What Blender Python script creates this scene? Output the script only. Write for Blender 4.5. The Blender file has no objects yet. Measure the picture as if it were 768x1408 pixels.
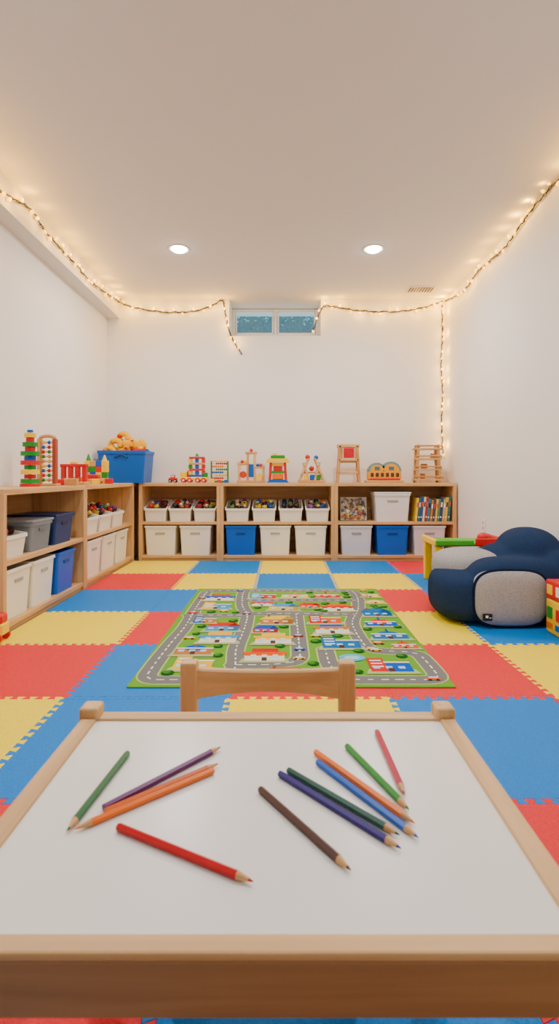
import bpy, bmesh, math, random
from mathutils import Vector, Matrix, Euler
random.seed(7)
SC=bpy.context.scene
COL=SC.collection
def lin(c):
    r=[]
    for x in c[:3]:
        x=x/255.0
        r.append(x/12.92 if x<=0.04045 else ((x+0.055)/1.055)**2.4)
    return (r[0],r[1],r[2],1.0)
# ---------------- materials
def vmat(name,rough=0.5,bump=0.0,bscale=60,grain=None,spec=0.5,var=0.0,metal=0.0,alpha=1.0):
    m=bpy.data.materials.new(name); m.use_nodes=True
    nt=m.node_tree; N=nt.nodes; L=nt.links
    b=N['Principled BSDF']
    b.inputs['Roughness'].default_value=rough
    b.inputs['Specular IOR Level'].default_value=spec
    b.inputs['Metallic'].default_value=metal
    b.inputs['Alpha'].default_value=alpha
    a=N.new('ShaderNodeAttribute'); a.attribute_name='Col'
    out=a.outputs['Color']
    tc=N.new('ShaderNodeTexCoord')
    if grain is not None:
        mp=N.new('ShaderNodeMapping'); L.new(tc.outputs['Object'],mp.inputs['Vector'])
        s=[38,38,38]; s[grain]=2.2
        mp.inputs['Scale'].default_value=s
        n=N.new('ShaderNodeTexNoise'); n.inputs['Scale'].default_value=1.0; n.inputs['Detail'].default_value=6; n.inputs['Distortion'].default_value=0.6
        L.new(mp.outputs['Vector'],n.inputs['Vector'])
        cr=N.new('ShaderNodeValToRGB')
        cr.color_ramp.elements[0].position=0.3; cr.color_ramp.elements[0].color=(0.60,0.50,0.40,1)
        cr.color_ramp.elements[1].position=0.62; cr.color_ramp.elements[1].color=(1.0,1.0,1.0,1)
        L.new(n.outputs['Fac'],cr.inputs['Fac'])
        mx=N.new('ShaderNodeMix'); mx.data_type='RGBA'; mx.blend_type='MULTIPLY'; mx.inputs['Factor'].default_value=0.65
        L.new(out,mx.inputs[6]); L.new(cr.outputs['Color'],mx.inputs[7]); out=mx.outputs[2]
        bp=N.new('ShaderNodeBump'); bp.inputs['Strength'].default_value=0.12; bp.inputs['Distance'].default_value=0.002
        L.new(n.outputs['Fac'],bp.inputs['Height']); L.new(bp.outputs['Normal'],b.inputs['Normal'])
    elif bump>0 or var>0:
        n=N.new('ShaderNodeTexNoise'); n.inputs['Scale'].default_value=bscale; n.inputs['Detail'].default_value=3
        L.new(tc.outputs['Object'],n.inputs['Vector'])
        if bump>0:
            bp=N.new('ShaderNodeBump'); bp.inputs['Strength'].default_value=bump; bp.inputs['Distance'].default_value=0.003
            L.new(n.outputs['Fac'],bp.inputs['Height']); L.new(bp.outputs['Normal'],b.inputs['Normal'])
        if var>0:
            mr=N.new('ShaderNodeMapRange'); mr.inputs['To Min'].default_value=1-var; mr.inputs['To Max'].default_value=1+var
            mr.inputs['From Min'].default_value=0.3; mr.inputs['From Max'].default_value=0.7
            L.new(n.outputs['Fac'],mr.inputs['Value'])
            mx=N.new('ShaderNodeMix'); mx.data_type='RGBA'; mx.blend_type='MULTIPLY'; mx.inputs['Factor'].default_value=1
            L.new(out,mx.inputs[6]); L.new(mr.outputs['Result'],mx.inputs[7]); out=mx.outputs[2]
    L.new(out,b.inputs['Base Color'])
    return m
def emat(name,col,strength,base=None):
    m=bpy.data.materials.new(name); m.use_nodes=True
    b=m.node_tree.nodes['Principled BSDF']
    b.inputs['Base Color'].default_value=(*(base or col),1)
    b.inputs['Emission Color'].default_value=(*col,1); b.inputs['Emission Strength'].default_value=strength
    return m
PL=vmat('plastic',0.42,0.05,80,spec=0.35)
PAINT=vmat('painted_wall',0.85,0.08,140,spec=0.2,var=0.01)
WX=vmat('wood_x',0.5,grain=0); WY=vmat('wood_y',0.5,grain=1); WZ=vmat('wood_z',0.5,grain=2)
FOAM=vmat('foam',0.55,0.6,220,spec=0.2,var=0.10)
RUG=vmat('rug_pile',0.95,0.6,500,spec=0.05,var=0.08)
FAB=vmat('woven_fabric',0.95,0.9,260,spec=0.10,var=0.30)
LAM=vmat('white_laminate',0.28,0.02,200)
PENCIL=vmat('lacquer',0.35,0.0,spec=0.35)
LEAF=vmat('foliage',0.7,0.0)
CORD=vmat('cord',0.6,0.0)
TRANS=vmat('clear_plastic',0.2,0.0,alpha=0.6)
BULB=emat('bulb_glow',(1.0,0.52,0.02),3.2)
LENS=emat('lens_glow',(1.0,0.98,0.95),40)
GL=bpy.data.materials.new('clear_glass'); GL.use_nodes=True
_b=GL.node_tree.nodes['Principled BSDF']; _b.inputs['Base Color'].default_value=(0.5,0.75,0.9,1); _b.inputs['Roughness'].default_value=0.02; _b.inputs['Alpha'].default_value=0.10
# ---------------- colours
WOOD=lin((226,180,122)); WOODD=lin((200,156,104)); TWOOD=lin((226,184,128)); APR_SHADE=lin((172,130,88))
RED=lin((215,22,24)); BLUE=lin((0,94,200)); YEL=lin((255,208,0)); GRN=lin((28,142,42)); ORG=lin((245,118,0))
WHT=lin((240,239,235)); BLK=lin((25,25,28))
# ---------------- mesh builder
class MB:
    def __init__(s): s.v=[];s.f=[];s.c=[];s.s=[]
    def add(s,vs,fs,col,smooth=False,M=None):
        o=len(s.v)
        for p in vs:
            p=Vector(p)
            if M is not None: p=M@p
            s.v.append(p)
        for f in fs:
            s.f.append([i+o for i in f]); s.c.append(col); s.s.append(smooth)
        return s
    def box(s,c,d,col,bev=0.0,rot=None,seg=1):
        bm=bmesh.new(); bmesh.ops.create_cube(bm,size=1)
        for v in bm.verts: v.co=Vector((v.co.x*d[0],v.co.y*d[1],v.co.z*d[2]))
        if bev>0:
            bmesh.ops.bevel(bm,geom=list(bm.edges),offset=min(bev,min(d)*0.45),segments=seg,affect='EDGES',profile=0.5)
        M=Matrix.Translation(Vector(c))
        if rot is not None: M=M@Euler(rot).to_matrix().to_4x4()
        bm.verts.index_update()
        s.add([v.co.copy() for v in bm.verts],[[v.index for v in f.verts] for f in bm.faces],col,False,M)
        bm.free(); return s
    def cyl(s,p0,p1,r0,col,r1=None,n=16,smooth=True,cap=True):
        p0=Vector(p0);p1=Vector(p1); r1=r0 if r1 is None else r1
        z=(p1-p0).normalized(); a=Vector((1,0,0)) if abs(z.x)<0.9 else Vector((0,1,0))
        x=z.cross(a).normalized(); y=z.cross(x)
        vs=[]
        for p,r in ((p0,r0),(p1,r1)):
            for i in range(n):
                t=2*math.pi*i/n; vs.append(p+x*math.cos(t)*r+y*math.sin(t)*r)
        s.add(vs,[[i,(i+1)%n,n+(i+1)%n,n+i] for i in range(n)],col,smooth)
        if cap: s.add(vs,[list(range(n))[::-1],list(range(n,2*n))],col,False)
        return s
    def ell(s,c,r,col,e1=1.0,e2=1.0,nu=24,nv=14,rot=0.0):
        def pw(x,e): return math.copysign(abs(x)**e,x)
        c=Vector(c); vs=[]
        for j in range(nv+1):
            ph=-math.pi/2+math.pi*j/nv
            for i in range(nu):
                t=2*math.pi*i/nu
                x=r[0]*pw(math.cos(ph),e1)*pw(math.cos(t),e2)
                y=r[1]*pw(math.cos(ph),e1)*pw(math.sin(t),e2)
                z=r[2]*pw(math.sin(ph),e1)
                if rot: x,y=x*math.cos(rot)-y*math.sin(rot),x*math.sin(rot)+y*math.cos(rot)
                vs.append(c+Vector((x,y,z)))
        fs=[]
        for j in range(nv):
            for i in range(nu): fs.append([j*nu+i,j*nu+(i+1)%nu,(j+1)*nu+(i+1)%nu,(j+1)*nu+i])
        return s.add(vs,fs,col,True)
    def tube(s,pts,r,col,n=8,closed=False):
        pts=[Vector(p) for p in pts]; m=len(pts); vs=[]
        up=None
        for k,p in enumerate(pts):
            if closed: d=pts[(k+1)%m]-pts[k-1]
            else: d=pts[min(k+1,m-1)]-pts[max(k-1,0)]
            d.normalize()
            if up is None: up=Vector((0,0,1)) if abs(d.z)<0.9 else Vector((0,1,0))
            x=d.cross(up)
            if x.length<1e-4: x=d.cross(Vector((0.3,1,0.2)))
            x.normalize(); y=x.cross(d).normalized(); up=y
            for i in range(n):
                t=2*math.pi*i/n; vs.append(p+x*math.cos(t)*r+y*math.sin(t)*r)
        fs=[]
        for k in range(m if closed else m-1):
            k2=(k+1)%m
            for i in range(n): fs.append([k*n+i,k*n+(i+1)%n,k2*n+(i+1)%n,k2*n+i])
        if not closed: fs+= [list(range(n))[::-1],[(m-1)*n+i for i in range(n)]]
        return s.add(vs,fs,col,True)
    def prism(s,pts,axis,t0,t1,col):
        n=len(pts); vs=[]
        for t in (t0,t1):
            for (a,b) in pts: vs.append({'x':(t,a,b),'y':(a,t,b),'z':(a,b,t)}[axis])
        return s.add(vs,[list(range(n)),list(range(n,2*n))[::-1]]+[[i,(i+1)%n,n+(i+1)%n,n+i] for i in range(n)],col)
    def flat(s,pts,z,col):
        return s.add([(p[0],p[1],z) for p in pts],[list(range(len(pts)))],col)
    def mesh(s,name,mat):
        me=bpy.data.meshes.new(name); me.from_pydata([tuple(p) for p in s.v],[],s.f)
        ca=me.color_attributes.new('Col','FLOAT_COLOR','CORNER')
        buf=[]
        for f,c in zip(s.f,s.c): buf+=list(c)*len(f)
        ca.data.foreach_set('color',buf)
        me.polygons.foreach_set('use_smooth',s.s)
        if not getattr(s,'keepn',False):
            bm=bmesh.new(); bm.from_mesh(me)
            bmesh.ops.recalc_face_normals(bm,faces=bm.faces[:])
            bm.to_mesh(me); bm.free()
        me.materials.append(mat); me.update(); return me
    def obj(s,name,mat,parent=None,loc=(0,0,0),rot=(0,0,0),**kw):
        o=bpy.data.objects.new(name,s.mesh(name,mat)); COL.objects.link(o)
        o.location=loc; o.rotation_euler=rot
        if parent is not None: o.parent=parent
        for k,v in kw.items(): o[k]=v
        return o
def fused(mb,name,mat,parent,voxel,col,smooth=10):
    o=mb.obj(name,mat,parent)
    r=o.modifiers.new('r','REMESH'); r.mode='VOXEL'; r.voxel_size=voxel; r.use_smooth_shade=True
    sm_=o.modifiers.new('s','SMOOTH'); sm_.iterations=smooth; sm_.factor=.6
    dg=bpy.context.evaluated_depsgraph_get()
    me=bpy.data.meshes.new_from_object(o.evaluated_get(dg))
    o.modifiers.clear()
    for a in list(me.color_attributes): me.color_attributes.remove(a)
    ca=me.color_attributes.new('Col','FLOAT_COLOR','CORNER'); ca.data.foreach_set('color',list(col)*len(me.loops))
    me.polygons.foreach_set('use_smooth',[True]*len(me.polygons))
    me.materials.clear(); me.materials.append(mat); o.data=me
    return o
def thing(name,label,cat,loc=(0,0,0),rz=0.0,group=None):
    e=bpy.data.objects.new(name,None); e.empty_display_size=0.05; COL.objects.link(e)
    e.location=loc; e.rotation_euler=(0,0,rz); e['label']=label; e['category']=cat
    if group: e['group']=group
    return e
def wheel(t,x,z,r,hw,col=BLK):
    for sy in (-1,1): MB().cyl((x,sy*hw,z),(x,sy*(hw-.014),z),r,col).cyl((x,sy*(hw+.001),z),(x,sy*(hw-.002),z),r*.4,WHT).obj('wheel',PL,t)
# ================= ROOM
XL,XR,YB,YF,ZC=-1.823,1.70,5.34,-1.6,2.66
WALLC=lin((243,242,240)); CEILC=lin((226,224,224))
def struct(mb,name,mat=PAINT): return mb.obj(name,mat,kind='structure')
struct(MB().box((-0.06,1.9,-0.05),(4.2,8.0,0.1),lin((140,136,130))),'floor')
wb=MB()
wb.box(((XL-0.2-0.552)/2,YB+0.18,1.33),((-0.552)-(XL-0.2),0.36,ZC),WALLC)
wb.box(((0.40+XR+0.2)/2,YB+0.18,1.33),(XR+0.2-0.40,0.36,ZC),WALLC)
wb.box(((-0.552+0.40)/2,YB+0.18,2.282/2),(0.952,0.36,2.282),WALLC)
struct(wb,'wall_back')
struct(MB().box((XL-0.1,(YB+YF)/2,ZC/2),(0.2,YB-YF,ZC),WALLC),'wall_left')
struct(MB().box((XR+0.1,(YB+YF)/2,ZC/2),(0.2,YB-YF,ZC),WALLC),'wall_right')
struct(MB().box((-0.06,YF-0.1,ZC/2),(4.0,0.2,ZC),lin((205,202,198))),'wall_front')
struct(MB().box((-0.06,(YB+0.36+YF)/2,ZC+0.05),(4.2,YB+0.36-YF+0.4,0.1),CEILC),'ceiling')
struct(MB().box(((XL-1.69)/2,(YB+YF)/2,(2.463+ZC)/2),(1.823-1.69,YB-YF,ZC-2.463),lin((228,226,222))),'trim_1')
# window
fr=MB(); FY=5.655
fc=lin((240,242,242))
x0,x1,z0,z1=-0.552,0.40,2.282,2.655
fr.box(((x0+x1)/2,FY,z0+0.05),(x1-x0,0.05,0.10),fc,0.004)
fr.box(((x0+x1)/2,FY,z1-0.010),(x1-x0,0.05,0.020),fc,0.003)
for xx in (x0+0.016,x1-0.016,-0.076): fr.box((xx,FY,(z0+z1)/2),(0.032,0.055,z1-z0),fc,0.004)
for xx in (-.306,.154):
    for zz in (z1-.027,z0+.107): fr.box((xx,FY-0.012,zz),(0.41,0.02,0.016),fc,0.003)
    for sx in (-1,1): fr.box((xx+sx*.2,FY-0.012,2.52),(0.016,0.02,0.25),fc,0.003)
wf=struct(fr,'window_1',PL)
MB().box((-0.306,FY,2.51),(0.42,0.004,0.26),WHT).obj('glass',GL,wf)
MB().box((0.154,FY,2.51),(0.42,0.004,0.26),WHT).obj('glass',GL,wf)
# outside planting
lf=MB(); lf.box((-0.05,7.3,2.6),(4.2,0.5,2.4),lin((20,92,104)))
rr_=random.Random(3)
for i in range(3000):
    zz=rr_.uniform(2.5,3.5)
    c=Vector((rr_.uniform(-1.8,1.7),rr_.uniform(6.6,7.0),zz))
    a=Vector((rr_.uniform(-1,1),rr_.uniform(-1,1),rr_.uniform(-1,1))).normalized()*0.022
    b=a.cross(Vector((rr_.uniform(-1,1),rr_.uniform(-1,1),rr_.uniform(-1,1)))).normalized()*0.014
    hi=zz>2.85
    lf.add([c-a,c+b,c+a,c-b],[[0,1,2,3]],lin(rr_.choice([(50,140,145),(90,175,170),(25,90,105),(130,205,200),(60,140,105)] if hi else [(18,68,95),(25,88,110),(40,108,122)])))
lf.keepn=True
hd=lf.obj('hedge',LEAF); hd['label']='leafy blue-green hedge standing outside the small basement window'; hd['category']='hedge'; hd['kind']='stuff'
# vent
v=MB(); v.box((0,0,-0.004),(0.27,0.16,0.008),lin((228,226,222)),0.002)
for i in range(9): v.box((-0.108+i*0.027,0,-0.010),(0.014,0.12,0.004),lin((80,76,72)))
vo=v.obj('ceiling_vent',PL,loc=(1.354,5.03,ZC)); vo['label']='grey-white metal air vent with dark slots set in the ceiling'; vo['category']='air vent'
# outlet
for zz in (.41,.28):
    v=MB(); v.box((0,0,0),(0.008,0.075,0.11),lin((250,249,246)),0.002); v.box((-0.005,0,0.022),(0.004,0.03,0.026),lin((205,202,196)),0.001); v.box((-0.005,0,-0.022),(0.004,0.03,0.026),lin((205,202,196)),0.001)
    vo=v.obj('wall_outlet',PL,loc=(XR-0.005,4.33,zz)); vo['label']='white plastic power outlet plate on the wall'; vo['category']='outlet'
# recessed lights
def arealight(name,loc,power,size,col=(1,0.99,0.975),parent=None):
    l=bpy.data.lights.new(name,'AREA'); l.shape='DISK'; l.size=size; l.energy=power; l.color=col
    o=bpy.data.objects.new(name,l); COL.objects.link(o); o.location=loc
    if parent: o.parent=parent
    return o
for (x,y,p) in ((-0.833,4.14,19),(0.733,4.14,19),(-0.833,1.7,23),(0.733,1.7,23),(-0.833,-0.5,3),(0.733,-0.5,3)):
    t=thing('recessed_light','white round recessed downlight glowing in the ceiling','ceiling light',(x,y,ZC),group='recessed ceiling lights')
    ring=MB()
    n=32
    prof=[(0.085,0.0),(0.085,-0.004),(0.078,-0.007),(0.066,-0.004),(0.060,0.0)]
    vs=[];fs=[]
    for (r,z) in prof:
        for i in range(n): vs.append((r*math.cos(2*math.pi*i/n),r*math.sin(2*math.pi*i/n),z))
    for k in range(len(prof)-1):
        for i in range(n): fs.append([k*n+i,k*n+(i+1)%n,(k+1)*n+(i+1)%n,(k+1)*n+i])
    ring.add(vs,fs,WHT,True); ring.obj('trim_ring',PL,t)
    MB().ell((0,0,0),(.062,.062,.030),WHT,nu=32,nv=10).obj('lens',LENS,t)
    arealight('lamp',(0,0,-0.032),p,0.09,parent=t)
# ================= FOAM MATS
XS=[-1.425,-0.8,-0.2,0.4,1.0,1.692]
YS=[0.09,0.69,1.29,1.89,2.49,3.09,3.69,4.29,4.93]
R_,B_,Y_=(0.76,0.024,0.036,1),(0.0,0.205,0.68,1),(1.0,0.76,0.0,1)
cols={0:'RBRYB',1:'YRBRY',2:'YBYBR',3:'RBRRY',4:'YRBYB',5:'BBYRB',6:'RYBYB',7:'YBYBR'}
def edge(p,q,teeth):
    if not teeth: return [p]
    Lx=math.hypot(q[0]-p[0],q[1]-p[1]); dx,dy=(q[0]-p[0])/Lx,(q[1]-p[1])/Lx; nx,ny=-dy,dx
    N=13; m=0.3*0.6/N; P=(Lx-2*m)/N; a=0.011; e=0.004
    out=[p]; loc=[]
    for i in range(N):
        t=m+i*P
        loc+=[(t+(0 if i==0 else -e),-a),(t+.5*P+e,-a),(t+.5*P-e,a),(t+P+(e if i<N-1 else 0),a)]
    for (t,o) in loc: out.append((p[0]+dx*t+nx*o,p[1]+dy*t+ny*o))
    return out
def edge_any(p,q,teeth,rev):
    if not rev: return edge(p,q,teeth)
    return (edge(q,p,teeth)+[p])[::-1][:-1]
T=0.012
for j in range(8):
    for i in range(5):
        xa,xb,ya,yb=XS[i],XS[i+1],YS[j],YS[j+1]
        pts=[]
        pts+=edge_any((xa,ya),(xb,ya),j>0,False)
        pts+=edge_any((xb,ya),(xb,yb),i<4,False)
        pts+=edge_any((xb,yb),(xa,yb),j<7,True)
        pts+=edge_any((xa,yb),(xa,ya),i>0,True)
        cc={'R':R_,'B':B_,'Y':Y_}[cols[j][i]]; nm={'R':'red','B':'blue','Y':'yellow'}[cols[j][i]]
        bm=bmesh.new(); cx,cy=(xa+xb)/2,(ya+yb)/2
        vs=[bm.verts.new((p[0]-cx,p[1]-cy,0)) for p in pts]
        f=bm.faces.new(vs)
        r=bmesh.ops.extrude_face_region(bm,geom=[f])
        top=[g for g in r['geom'] if isinstance(g,bmesh.types.BMFace)]
        for g in r['geom']:
            if isinstance(g,bmesh.types.BMVert): g.co.z=T-0.0015
        bmesh.ops.inset_individual(bm,faces=top,thickness=0.0016,depth=0)
        for tf in top:
            for vv in tf.verts: vv.co.z=T
        bmesh.ops.recalc_face_normals(bm,faces=bm.faces[:])
        bmesh.ops.triangulate(bm,faces=[f for f in bm.faces if len(f.verts)>8])
        me=bpy.data.meshes.new('foam_mat'); bm.to_mesh(me); bm.free()
        ca=me.color_attributes.new('Col','FLOAT_COLOR','CORNER'); ca.data.foreach_set('color',list(cc)*len(me.loops))
        me.materials.append(FOAM)
        o=bpy.data.objects.new('foam_mat',me); COL.objects.link(o); o.location=(cx,cy,0)
        o['label']=nm+' foam puzzle mat with interlocking teeth on the floor'; o['category']='foam mat'; o['group']='interlocking foam floor mats'
# ================= RUG
rug=MB()
RX0,RX1,RY0,RY1=-0.60,0.668,1.975,3.69
rcx,rcy=(RX0+RX1)/2,(RY0+RY1)/2
G1=lin((108,168,52)); ROAD=lin((122,123,122)); BORD=lin((186,204,128)); DASH=lin((245,245,238))
rug.box((0,0,0.003),(RX1-RX0,RY1-RY0,0.006),G1,0.001)
zc=[0.0062]
def fl(pts,col):
    zc[0]+=0.000002; rug.flat([(p[0]-rcx,p[1]-rcy) for p in pts],zc[0],col)
def disc(x,y,r,col,n=12,sy=1): fl([(x+r*math.cos(2*math.pi*k/n),y+r*sy*math.sin(2*math.pi*k/n)) for k in range(n)],col)
def sm(pts,it=2):
    for _ in range(it):
        q=[pts[0]]
        for a,b in zip(pts,pts[1:]):
            q+=[(a[0]*.8+b[0]*.2,a[1]*.8+b[1]*.2),(a[0]*.2+b[0]*.8,a[1]*.2+b[1]*.8)]
        q.append(pts[-1]); pts=q
    return pts
roads=[sm([(-0.20,2.04),(-0.40,2.04),(-0.55,2.04),(-0.55,2.22),(-0.54,2.50),(-0.52,2.75),(-0.53,3.10),(-0.53,3.40),(-0.53,3.62),(-0.35,3.62),(-0.1,3.62),(0.2,3.62),(0.40,3.62),(0.50,3.60),(0.50,3.4),(0.46,3.1),(0.38,2.85),(0.38,2.6),(0.40,2.38),(0.62,2.36),(0.63,2.20),(0.63,2.04),(0.45,2.04),(0.24,2.04),(0.20,2.20),(0.20,2.40)]),
 sm([(-0.27,3.62),(-0.27,3.45),(-0.25,3.18),(-0.20,3.0),(-0.20,2.7),(-0.22,2.4),(-0.20,2.2),(-0.20,2.04)]),
 sm([(-0.20,3.02),(0.07,3.02),(0.42,3.0)],1),
 sm([(0.08,3.0),(0.08,2.8),(0.08,2.5),(0.08,2.24),(-0.05,2.20),(-0.21,2.20)]),
 sm([(-0.27,3.34),(0.1,3.34),(0.50,3.34)],1),
 sm([(-0.54,2.98),(-0.20,2.98)],1)]
def ribbon(pl,w,col):
    for a,b in zip(pl,pl[1:]):
        dx,dy=b[0]-a[0],b[1]-a[1]; l=math.hypot(dx,dy)
        if l<1e-6: continue
        nx,ny=-dy/l*w/2,dx/l*w/2
        fl([(a[0]+nx,a[1]+ny),(a[0]-nx,a[1]-ny),(b[0]-nx,b[1]-ny),(b[0]+nx,b[1]+ny)],col)
        disc(a[0],a[1],w/2,col,12)
    disc(pl[-1][0],pl[-1][1],w/2,col,12)
for r in roads: ribbon(r,0.090,BORD)
for r in roads: ribbon(r,0.076,ROAD)
for r in roads:
    acc=0
    for a,b in zip(r,r[1:]):
        l=math.hypot(b[0]-a[0],b[1]-a[1]); n=max(1,int(l/0.01))
        for k in range(n):
            t=k/n; t2=(k+1)/n; acc+=l/n
            if (acc%0.056)<0.028:
                p=(a[0]+(b[0]-a[0])*t,a[1]+(b[1]-a[1])*t); q=(a[0]+(b[0]-a[0])*t2,a[1]+(b[1]-a[1])*t2)
                dx,dy=q[0]-p[0],q[1]-p[1]; ll=math.hypot(dx,dy) or 1; nx,ny=-dy/ll*.0036,dx/ll*.0036
                fl([(p[0]+nx,p[1]+ny),(p[0]-nx,p[1]-ny),(q[0]-nx,q[1]-ny),(q[0]+nx,q[1]+ny)],DASH)
dense=[]
for r in roads:
    for a,b in zip(r,r[1:]):
        n=max(1,int(math.hypot(b[0]-a[0],b[1]-a[1])/0.02))
        for k in range(n+1): dense.append((a[0]+(b[0]-a[0])*k/n,a[1]+(b[1]-a[1])*k/n))
def rdist(x,y): return min(math.hypot(x-p[0],y-p[1]) for p in dense)
def rect(x,y,w,h,col): fl([(x,y),(x+w,y),(x+w,y+h),(x,y+h)],col)
PALR=[(210,36,30),(20,90,200),(245,185,15),(230,90,20),(60,150,215),(215,40,35),(30,110,180),(240,200,60),(190,120,60)]
rg=random.Random(23); placed=[]
def shade(c,f): return (c[0]*f,c[1]*f,c[2]*f,1)
hc_=[0]
def house(x,y,w,h):
    hc_[0]+=1
    st=hc_[0]%4; c=lin(PALR[(hc_[0]*5)%9]); rc=lin(PALR[(hc_[0]*7+3)%9])
    fl([(x-w*.64,y-h*.14),(x+w*.64,y-h*.14),(x+w*.55,y+h*.16),(x-w*.55,y+h*.16)],lin((176,186,140)))
    if st==0:
        rect(x-w/2,y,w,h*.5,c); rect(x+w*.2,y,w*.3,h*.5,shade(c,.6))
        fl([(x-w*.56,y+h*.48),(x+w*.56,y+h*.48),(x+w*.34,y+h*.9),(x-w*.34,y+h*.9)],rc)
        fl([(x+w*.12,y+h*.48),(x+w*.56,y+h*.48),(x+w*.34,y+h*.86)],shade(rc,.5))
        rect(x-w*.3,y+h*.8,w*.08,h*.2,lin((140,80,60)))
    elif st==1:
        rect(x-w/2,y,w*.4,h*.9,c); rect(x-w*.1,y,w*.6,h*.6,rc); rect(x-w*.12,y+h*.58,w*.64,h*.08,lin((245,240,225)))
        for k in range(3): rect(x-w*.44,y+h*(.3+k*.2),w*.28,h*.08,lin((225,240,248)))
    elif st==2:
        rect(x-w/2,y,w,h*.55,lin((232,224,196))); rect(x-w*.56,y+h*.46,w*1.12,h*.20,rc); rect(x-w*.34,y+h*.66,w*.68,h*.28,c)
        for k in range(4): rect(x-w*.5+k*w*.28,y+h*.36,w*.14,h*.1,rc)
    else:
        rect(x-w/2,y,w,h*.45,rc); disc(x,y+h*.48,w*.3,c,14,.8); rect(x-w*.5,y+h*.42,w,h*.08,lin((245,240,225)))
        rect(x-w*.03,y+h*.6,w*.06,h*.35,shade(rc,.6))
    for k in range(3): rect(x-w*.42+k*w*.3,y+h*.2,w*.16,h*.15,lin((180,220,245)))
    rect(x-w*.07,y,w*.13,h*.24,lin((90,60,50)))
def car(x,y,w):
    c=lin(rg.choice(PALR[:4])); rect(x-w/2,y,w,w*.38,c); rect(x-w*.28,y+w*.36,w*.55,w*.25,lin((190,225,240)))
    disc(x-w*.28,y,w*.13,BLK,8); disc(x+w*.28,y,w*.13,BLK,8)
def tree(x,y,s=1):
    disc(x,y,.027*s,lin((28,92,34)),10); disc(x-.006,y+.008,.016*s,lin((66,140,44)),8)
for phase,(R,cnt) in enumerate(((.105,3000),(.075,3000),(.045,200),(.026,900))):
    for att in range(cnt):
        x=rg.uniform(RX0+.02+R*.7,RX1-.02-R*.7); y=rg.uniform(RY0+.02+R*.7,RY1-.02-R*.7)
        if rdist(x,y)<0.044+R*.60: continue
        if any(math.hypot(x-a,y-b)<(R+c)*0.86 for a,b,c in placed): continue
        placed.append((x,y,R))
        if phase==0: house(x,y-.075,rg.uniform(.165,.185),rg.uniform(.165,.185))
        elif phase==1:
            if rg.random()<.9: house(x,y-.055,rg.uniform(.115,.13),rg.uniform(.12,.135))
            else: disc(x,y,.06,lin((90,185,225)),14,.75); disc(x,y,.035,lin((160,220,240)),12,.6)
        elif phase==2: car(x,y-.012,.06)
        else: tree(x,y,rg.uniform(.8,1.1))
for k in range(10):
    q=dense[rg.randrange(len(dense))]
    if RX0+.03<q[0]<RX1-.03 and RY0+.03<q[1]<RY1-.03: car(q[0],q[1]-.012,.055)
ro=rug.obj('play_rug',RUG,loc=(rcx,rcy,T)); ro['label']='green play rug printed with town roads lying on mats'; ro['category']='rug'
# ================= SHELVES
def shelf(w,loc,rz,label,d=0.37,h=0.76,mid=0.37,ext=0.0):
    t=thing('shelf_unit',label,'shelf',loc,rz,group='low pine shelf units')
    th=0.032
    MB().box((w/2+ext/2,d/2,h-th/2),(w+ext,d,th),WOOD,0.002).obj('top_board',WX,t)
    MB().box((th/2,d/2,(h-th)/2),(th,d,h-th),WOOD,0.002).obj('side_panel',WZ,t)
    MB().box((w-th/2,d/2,(h-th)/2),(th,d,h-th),WOOD,0.002).obj('side_panel',WZ,t)
    MB().box((w/2,d/2,mid),(w-2*th,d-0.01,0.028),WOOD,0.002).obj('middle_shelf',WX,t)
    MB().box((w/2,d/2,0.045),(w-2*th,d-0.01,0.028),WOOD,0.002).obj('bottom_shelf',WX,t)
    MB().box((w/2,0.03,0.016),(w-2*th,0.02,0.032),WOOD,0.001).obj('plinth',WX,t)
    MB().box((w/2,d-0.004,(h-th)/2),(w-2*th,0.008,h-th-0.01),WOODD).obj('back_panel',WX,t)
    if ext>0: MB().box((w+ext-th/2,d/2,(h-th)/2),(th,d,h-th),WOOD,0.002).obj('side_panel',WZ,t)
    return t
SY=4.96
shelf(0.785,(-1.388,SY,0),0,'pine shelf unit with white bins in a corner of the room')
shelf(1.106,(-0.602,SY,0),0,'wide pine shelf unit holding toy bins and one blue tub')
shelf(1.178,(0.505,SY,0),0,'pine shelf unit holding books, a puzzle and tubs')
SXF=-1.43
H2=math.pi/2
shelf(1.10,(SXF,2.636,0),H2,'pine shelf unit with grey and blue bins along side wall',d=0.385)
shelf(1.22,(SXF,3.737,0),H2,'pine shelf unit with small white bins along side wall',d=0.385,ext=0.37)
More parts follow.
